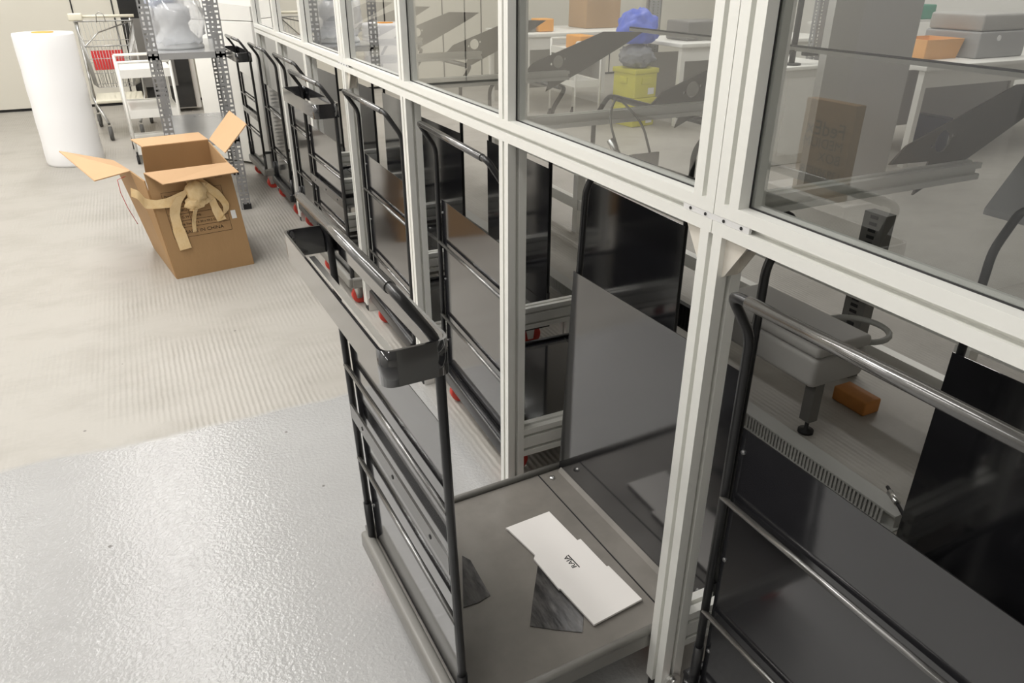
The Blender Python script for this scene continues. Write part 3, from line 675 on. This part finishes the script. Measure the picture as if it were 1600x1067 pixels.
MB().tube(fillet([(-.06,-.10,1.17),(-.06,-.10,1.20),(.06,-.10,1.20),(.06,-.10,1.17)], .012), .006, 8).build('lid_handle', 'steel', cab)
cb2 = MB().rbox((.70,8.0,0),(1.30,8.6,1.12), .01).build('storage_box', 'card'); tag(cb2, 'brown cardboard box stack behind the white cabinet, seen past shelving post', 'box')
wb = MB().rbox((.62,7.6,0),(1.05,7.95,.98), .01).build('white_bin', 'white'); tag(wb, 'plain white bin behind the shelving, left of the white cabinet', 'bin')

# ------------------------------------------------------------------ behind the glass
def table(label, x0, x1, y0, y1, h, panel=True, rz=0):
    r = thing('work_table', label, 'table', ((x0+x1)/2, (y0+y1)/2, 0), rz); L, Wd = (x1-x0)/2, (y1-y0)/2
    MB().rbox((-L,-Wd,h-.035),(L,Wd,h), .005).build('tabletop', 'white', r)
    MB().box((-L+.03,-Wd+.03,h-.16),(L-.03,-Wd+.05,h-.036)).build('front_apron', 'white', r)
    for (a, b) in ((-1,-1),(1,-1),(1,1),(-1,1)):
        MB().box((a*(L-.05)-.025, b*(Wd-.05)-.025, 0),(a*(L-.05)+.025, b*(Wd-.05)+.025, h-.036)).build('leg', 'white', r)
    if panel: MB().box((-L+.08, Wd-.06, .12),(L-.08, Wd-.045, h-.16)).build('back_panel', 'enclosure', r)
    return r
table('long white work table at the back behind the third glass pane', 3.72, 5.35, 7.35, 8.35, .80)
table('white work table behind the yellow crates, beside the near post', 4.72, 6.8, 6.02, 6.95, .77)
table('white work table with orange bin, behind the right glass pane', 5.30, 7.8, 3.85, 4.75, .76)
struct(MB().box((4.06,3.68,0),(4.88,3.74,3.4)).build('backdrop_column', 'pillar'))  # column added as a dull backdrop so the mirrored print stands out
cn = thing('counter_cabinet', 'low white counter cabinet behind the right glass pane', 'cabinet', (0, 0, 0))
MB().rbox((4.40,4.36,.0),(4.95,4.95,.72), .008).build('body', 'white', cn)
MB().rbox((4.37,4.33,.722),(4.98,4.98,.75), .005).build('worktop', 'white', cn)
MB().box((4.45,4.352,.08),(4.90,4.362,.66)).build('door', 'white', cn)
sd = thing('camera_stand', 'black clamp stand with horizontal arm on the low white counter', 'stand', (4.54, 4.44, .7505))
MB().lathe([(.07,0),(.07,.012),(.02,.014)], (0,0,0), 20).build('base', 'gasket', sd)
MB().tube([(0,0,.012),(0,0,.62)], .022, 12).build('pole', 'gasket', sd)
MB().rbox((-.16,-.03,.47),(.20,.03,.53), .01).build('arm', 'midgrey', sd)
MB().rbox((.10,-.05,.06),(.22,.02,.10), .01).build('clamp_foot', 'gasket', sd)
pb = MB().rbox((4.46,4.66,.7505),(4.66,4.86,.86), .01).build('tool_box', 'bluestuff'); tag(pb, 'small blue tray on the low white counter beside the stand', 'tray')
cr_g = 'yellow stacked crates'
cr = thing('storage_crate', 'lower yellow plastic crate of the pair, on the floor behind the glass', 'crate', (4.45, 6.36, 0), R(8), cr_g)
def crate_parts(r):
    MB().rbox((-.145,-.16,0),(.145,.16,.255), .012).build('body', 'yellow', r)
    b = MB().rbox((-.155,-.17,.225),(.155,.17,.272), .008); b.build('rim', 'yellow', r)
    MB().rbox((-.155,-.05,.13),(-.146,.05,.19), .003).build('handle', 'yellow', r); MB().box((.03,-.1625,.03),(.11,-.1605,.09)).build('sticker', 'label', r)
    MB().rbox((-.06,-.166,.13),(.06,-.158,.19), .003).build('handle', 'yellow', r)
crate_parts(cr)
cr2 = copy_tree(cr); cr2.location = (4.45, 6.36, .2735); cr2['label'] = 'upper yellow plastic crate of the pair, under the grey and blue sacks'
gs = blob(MB(), (4.43,6.34,.645), (.145,.15,.095), 4, .45, 10, -.09).build('grey_sack', 'greysack'); tag(gs, 'grey translucent sack slumped on the yellow crates', 'sack')
bs = blob(MB(), (4.42,6.34,.885), (.175,.155,.16), 4, .38, 6, -.115).build('blue_sack', 'blue'); tag(bs, 'blue plastic sack on top of the yellow crates', 'sack')
tier_cart('utility_cart', 'white two-tier utility cart holding an orange box, left of yellow crates', (3.99, 6.76, 0), R(-3), .27, .56, .78, (.70, .42))
ob = MB().rbox((3.92,6.56,.703),(4.09,6.84,.83), .012).build('orange_box', 'orange'); tag(ob, 'orange plastic box on the white cart beside blue sack', 'box')
ob2 = MB().rbox((3.98,7.52,.803),(4.16,7.72,.93), .012).build('orange_bin', 'orange'); tag(ob2, 'small orange bin on the long white table', 'bin')
dk = MB().rbox((3.74,7.55,.803),(3.96,7.85,.87), .01).build('hand_tool_case', 'midgrey'); tag(dk, 'dark flat case on the left end of the long table', 'case')
cx1 = MB().rbox((4.70,7.75,.803),(5.15,8.15,1.14), .004).build('cardboard_carton', 'card'); tag(cx1, 'closed cardboard carton on the right end of the long white table', 'box')
rk = thing('equipment_rack', 'dark slotted rack upright behind the blue sack', 'rack', (5.05, 6.9, 0))
perforated_post(rk, 5.05-5.05, .12, 2.0, 1, 1, .12, .06); MB().box((-.02,.15,0),(.16,.19,2.0)).build('upright', 'midgrey', rk)
gd = MB().rbox((4.95,6.25,.772),(5.45,6.60,.95), .02).build('label_printer', 'midgrey'); tag(gd, 'dark grey bench device on the white table beside the near post', 'printer')
gp = thing('bench_printer', 'grey boxy bench printer at the right edge of frame', 'printer', (6.35, 4.25, .7605))
MB().rbox((-.25,-.22,0),(.35,.28,.20), .015).build('lower_case', 'grey', gp); MB().rbox((-.24,-.21,.203),(.34,.27,.33), .02).build('lid', 'enclosure', gp)
MB().lathe([(.022,0),(.022,.006)], (-.02,-.226,.15), 18, 'y').build('emblem_ring', 'label', gp)
ob3 = thing('parts_bin', 'pale orange open bin on the white table behind right pane', 'bin', (5.85, 4.30, .7605))
b = MB()
b.plate([(-.19,-.14,.0),(.19,-.14,0),(.22,-.16,.15),(-.22,-.16,.15)], .006); b.plate([(-.19,.14,.0),(.19,.14,0),(.22,.16,.15),(-.22,.16,.15)], .006)
b.plate([(-.19,-.14,.0),(-.19,.14,0),(-.22,.16,.15),(-.22,-.16,.15)], .006); b.plate([(.19,-.14,.0),(.19,.14,0),(.22,.16,.15),(.22,-.16,.15)], .006); b.box((-.19,-.14,0),(.19,.14,.006))
b.build('bin_shell', 'paleorange', ob3)
wsh = thing('wall_shelf', 'thin wall shelf carrying green boxes behind the right pane', 'shelf', (6.6, 5.35, 0))
MB().box((-.85,-.12,.95),(.85,.15,.97)).build('board', 'white', wsh)
for x in (-.8, .8): MB().box((x-.015,-.10,0),(x+.015,-.07,.95)).build('leg', 'white', wsh)
g1 = MB().rbox((6.22,5.28,.9705),(6.56,5.46,1.11), .012).build('green_box', 'green'); tag(g1, 'green plastic box at the left end of the wall shelf', 'box', 'green boxes on the wall shelf')
g2 = MB().rbox((6.80,5.28,.9705),(7.20,5.46,1.10), .012).build('green_box', 'green'); tag(g2, 'green plastic box right of the white capped bottle on the wall shelf', 'box', 'green boxes on the wall shelf')
bo = thing('bottle', 'white capped bottle with orange label between the green boxes', 'bottle', (6.68, 5.36, .9705))
MB().lathe([(.045,0),(.048,.01),(.048,.13),(.02,.16)], (0,0,0), 16).build('body', 'paleorange', bo); MB().lathe([(.03,.161),(.03,.22),(0,.22)], (0,0,0), 14).build('cap', 'label', bo)
rk2 = thing('equipment_rack', 'grey slotted rack upright in front of the wall shelf', 'rack', (5.30, 4.97, 0))
perforated_post(rk2, 0, 0, 2.1, 1, 1, .13, .06); MB().box((.132,.0,0),(.22,.06,2.1)).build('upright', 'midgrey', rk2)
db = MB().rbox((5.75,3.92,.003),(5.87,4.20,.34), .01).build('waste_box', 'darkblue'); tag(db, 'dark blue upright box under the white table with the orange bin', 'box')

# floor-level equipment seen under the middle rail
en = thing('junction_box', 'grey plastic junction box with cable gland under the machine', 'junction box', (1.62, 1.30, .0))
MB().rbox((0,0,.285),(.215,.46,.385), .018).build('case', 'enclosure', en); MB().rbox((-.004,-.004,.387),(.219,.464,.425), .014).build('lid', 'enclosure', en)
MB().lathe([(.014,0),(.014,-.006),(.006,-.007)], (.03,.03,.428), 12).build('lid_screw', 'midgrey', en)
MB().lathe([(.022,0),(.022,.03),(.014,.05)], (.2165,.20,.335), 14, 'x').build('cable_gland', 'hub', en)
MB().tube([(.262,.20,.335)]+[(.385-.115*math.cos(t*math.pi/12), .20-.115*math.sin(t*math.pi/12), .335-.0015*t) for t in range(1, 21)], .010, 8).build('cable', 'duct', en)
MB().box((.03,.05,.283),(.20,.41,.2845)).build('mounting_plate', 'steel', en)
lg = MB().box((.17,.12,.05),(.21,.16,.283)); lg.build('stand_leg', 'midgrey', en)
MB().lathe([(.026,0),(.026,.010),(.007,.014),(.007,.05)], (.19,.14,0), 16).build('levelling_foot', 'gasket', en)
du = thing('cable_duct', 'grey slotted cable duct along the floor under the machine', 'cable duct', (0, 0, 0))
d = MB(); y = 1.0
d.box((1.642,.96,0),(1.70,4.60,.006)); d.box((1.640,.96,.054),(1.702,4.60,.060))
while y < 4.58: d.box((1.642,y,.006),(1.646,y+.0075,.054)); d.box((1.696,y,.006),(1.70,y+.0075,.054)); y += .0135
d.box((1.660,.97,.006),(1.694,4.59,.05)); d.build('slotted_body', 'duct', du)
pc = thing('sensor_cable', 'short black cable with metal connector at the near end of the slotted duct', 'cable', (1.60, .93, .0))
MB().tube(fillet([(.08,.10,.10),(.03,.03,.11),(-.02,-.06,.10),(-.03,-.13,.05),(.05,-.10,.012),(.12,.06,.006)], .03, 5), .005, 8).build('cable', 'gasket', pc)
MB().tube([(.062,.078,.103),(.03,.03,.11)], .009, 10).build('connector', 'steel', pc)
wd = MB().rbox((2.06,1.42,0),(2.14,1.56,.055), .006).build('wood_block', 'wood'); tag(wd, 'orange wooden block on the floor under the machine', 'block')
bd = thing('black_cable_tray', 'black slotted cable tray beside the junction box', 'cable tray', (1.60, 1.86, .30))
d = MB(); d.box((-.02,-.08,-.045),(.0,.36,-.04)); d.box((-.02,-.08,.04),(.0,.36,.045))
for i in range(22): d.box((-.02,-.08+i*.02,-.04),(.0,-.072+i*.02,.04))
d.build('slotted_body', 'gasket', bd); MB().box((.0,-.08,-.30),(.03,-.05,-.02)).build('stand_leg', 'midgrey', bd); MB().box((.0,.31,-.30),(.03,.34,-.02)).build('stand_leg', 'midgrey', bd)
cv = thing('conveyor_frame', 'aluminium conveyor side frame along the back of the chutes', 'conveyor', (0, 0, 0))
MB().box((2.0,.80,1.158),(2.012,2.93,1.170)).build('guide_strip', 'white', cv)
MB().box((2.0,.80,1.1705),(2.012,2.93,1.176)).build('strip_seal', 'gasket', cv)
for (zz) in (.34, .14): MB().box((2.18,-.2,zz),(2.22,4.8,zz+.06)).build('side_rail', 'alu', cv)
for y in (.0, 1.2, 2.4, 3.6, 4.75): MB().box((2.175,y,0),(2.225,y+.05,.34)).build('leg', 'alu', cv)
sr = thing('slotted_rack', 'dark slotted strut standing behind the conveyor frame', 'rack', (2.235, 1.64, 0))
MB().box((0,0,0),(.05,.09,.64)).build('upright', 'midgrey', sr)
q = MB()
for i in range(26): q.box((-.003,.03,.02+i*.024),(-.001,.06,.032+i*.024))
q.build('slot_row', 'gasket', sr)
cvr = thing('chute_cover', 'grey sloping chute cover at the right edge behind the glass', 'cover', (1.48, .80, 0))
MB().prism([(0,.962),(.0,.975),(.10,1.10),(.28,1.10),(.28,.962)], 'y', -.36, .075).build('hood', 'grey', cvr)
MB().box((.22,-.34,.0),(.25,-.31,.962)).build('leg', 'midgrey', cvr)
# sensor bracket with a looped cable behind the glass
sb = thing('sensor_bracket', 'clear sensor bracket with looped cable behind the third glass pane', 'sensor', (.93, 1.37, .985))
MB().box((.03,0,0),(.11,.004,.045)).build('bracket_plate', 'steel', sb)
MB().tube(fillet([(.02,.02,.03),(-.0,.05,.12),(.05,.10,.16),(.10,.06,.10),(.10,.01,.02)], .03, 5), .0028, 8).build('cable', 'midgrey', sb)
MB().tube([(.02,.02,.03),(.0,.04,.075)], .008, 10).build('connector', 'steel', sb)
MB().box((0.0,.0,-.02),(.02,.004,.0)).build('mount', 'steel', sb)
sb2 = thing('sensor_cable', 'thick grey cable with connector looping behind the nearest right pane', 'cable', (.92, .36, 1.0))
MB().tube(fillet([(.0,-.14,-.02),(.0,.0,.0),(.01,.09,.03),(.05,.10,.07),(.07,.03,.07)], .03, 6), .006, 10).build('cable', 'midgrey', sb2)
MB().tube([(.07,.03,.07),(.08,-.02,.07)], .009, 10).build('connector', 'steel', sb2)
MB().tube([(.08,-.02,.07),(.09,-.10,.06)], .016, 12).build('sensor_body', 'grey', sb2)

# ------------------------------------------------------------------ aisle side, seen only mirrored in the glass
pil = MB().rbox((-2.35,1.95,0),(-1.80,2.85,2.4), .01).build('wrapped_pallet', 'foam'); tag(pil, 'tall white wrapped pallet stack mirrored in the right glass pane', 'pallet stack')
stl = MB().rbox((-1.80,2.42,0),(-1.44,2.96,.37), .008).build('white_plinth', 'white'); tag(stl, 'low white plinth carrying the mirrored brown box', 'plinth')
fx_ = thing('shipping_box', 'brown shipping box with FedEx print mirrored in the right glass pane', 'box', (-1.47, 2.645, .3715))
MB().rbox((-.06,-.155,0),(0,.155,.46), .003).build('carton_body', 'card', fx_)
def ft(body, y, zz, sz, mat='inkblack'): text('printed_text', body, sz, fx_, basis((.0006, y, zz), (0, 1, 0), (0, 0, 1)), mat, 'LEFT')
ft('FedEx', -.12, .325, .10); ft('MEDIUM', -.12, .255, .068); ft('BOX', -.12, .19, .068); ft('139382F28', -.14, .115, .058)

# ------------------------------------------------------------------ light
def area(name, loc, sx, sy, power, col=(1, .975, .94), rot=(0, 0, 0)):
    l = bpy.data.lights.new(name, 'AREA'); l.shape = 'RECTANGLE'; l.size = sx; l.size_y = sy; l.energy = power; l.color = col
    o = bpy.data.objects.new(name, l); COL.objects.link(o); o.location = loc; o.rotation_euler = rot; return o
for y, p in ((.5, 22), (3.6, 34), (5.7, 48), (8.4, 50)): area('overhead_light', (-.45, y, 3.36), .3, 1.9, p)
for x, y, p in ((-2.6, -1.5, 22), (-.80, 2.5, 58), (-2.6, 1.0, 30), (-2.6, 4.2, 48), (-2.6, 6.8, 44)): area('overhead_light', (x, y, 3.36), .3, 1.9, p)  # lamp nearest the plinth is added to brighten the mirrored pallet and box
for y, p in ((4.0, 38), (7.4, 52)): area('overhead_light', (3.4, y, 3.36), .35, 1.9, p)
for y in (4.0, 7.4): area('overhead_light', (6.2, y, 3.36), .35, 1.9, 46)
w = bpy.data.worlds.new('room_ambient'); S.world = w; w.use_nodes = True
w.node_tree.nodes['Background'].inputs[0].default_value = (1, .98, .95, 1); w.node_tree.nodes['Background'].inputs[1].default_value = .05

# ------------------------------------------------------------------ camera
def make_cam():
    f, pitch, yaw, roll = 1146.6, R(26.88), R(25.96), R(.075)
    fwd = Vector((math.sin(yaw)*math.cos(pitch), math.cos(yaw)*math.cos(pitch), -math.sin(pitch)))
    right = Vector((math.cos(yaw), -math.sin(yaw), 0)); up = right.cross(fwd)
    r2 = right*math.cos(roll)+up*math.sin(roll); u2 = up*math.cos(roll)-right*math.sin(roll)
    m = Matrix(((r2.x, u2.x, -fwd.x, 0), (r2.y, u2.y, -fwd.y, 0), (r2.z, u2.z, -fwd.z, 1.4), (0, 0, 0, 1)))
    cd = bpy.data.cameras.new('camera'); cd.sensor_fit = 'HORIZONTAL'; cd.sensor_width = 36; cd.lens = f/1600*36; cd.clip_start = .02
    o = bpy.data.objects.new('camera', cd); COL.objects.link(o); o.matrix_world = m; S.camera = o
make_cam()
S.view_settings.view_transform = 'Standard'; S.view_settings.look = 'None'; S.view_settings.gamma = 1; S.view_settings.use_curve_mapping = False
S.view_settings.exposure = -0.14
S.cycles.max_bounces = 10; S.cycles.transparent_max_bounces = 24; S.cycles.glossy_bounces = 5
S.cycles.sample_clamp_indirect = 4
S.cycles.use_denoising = True
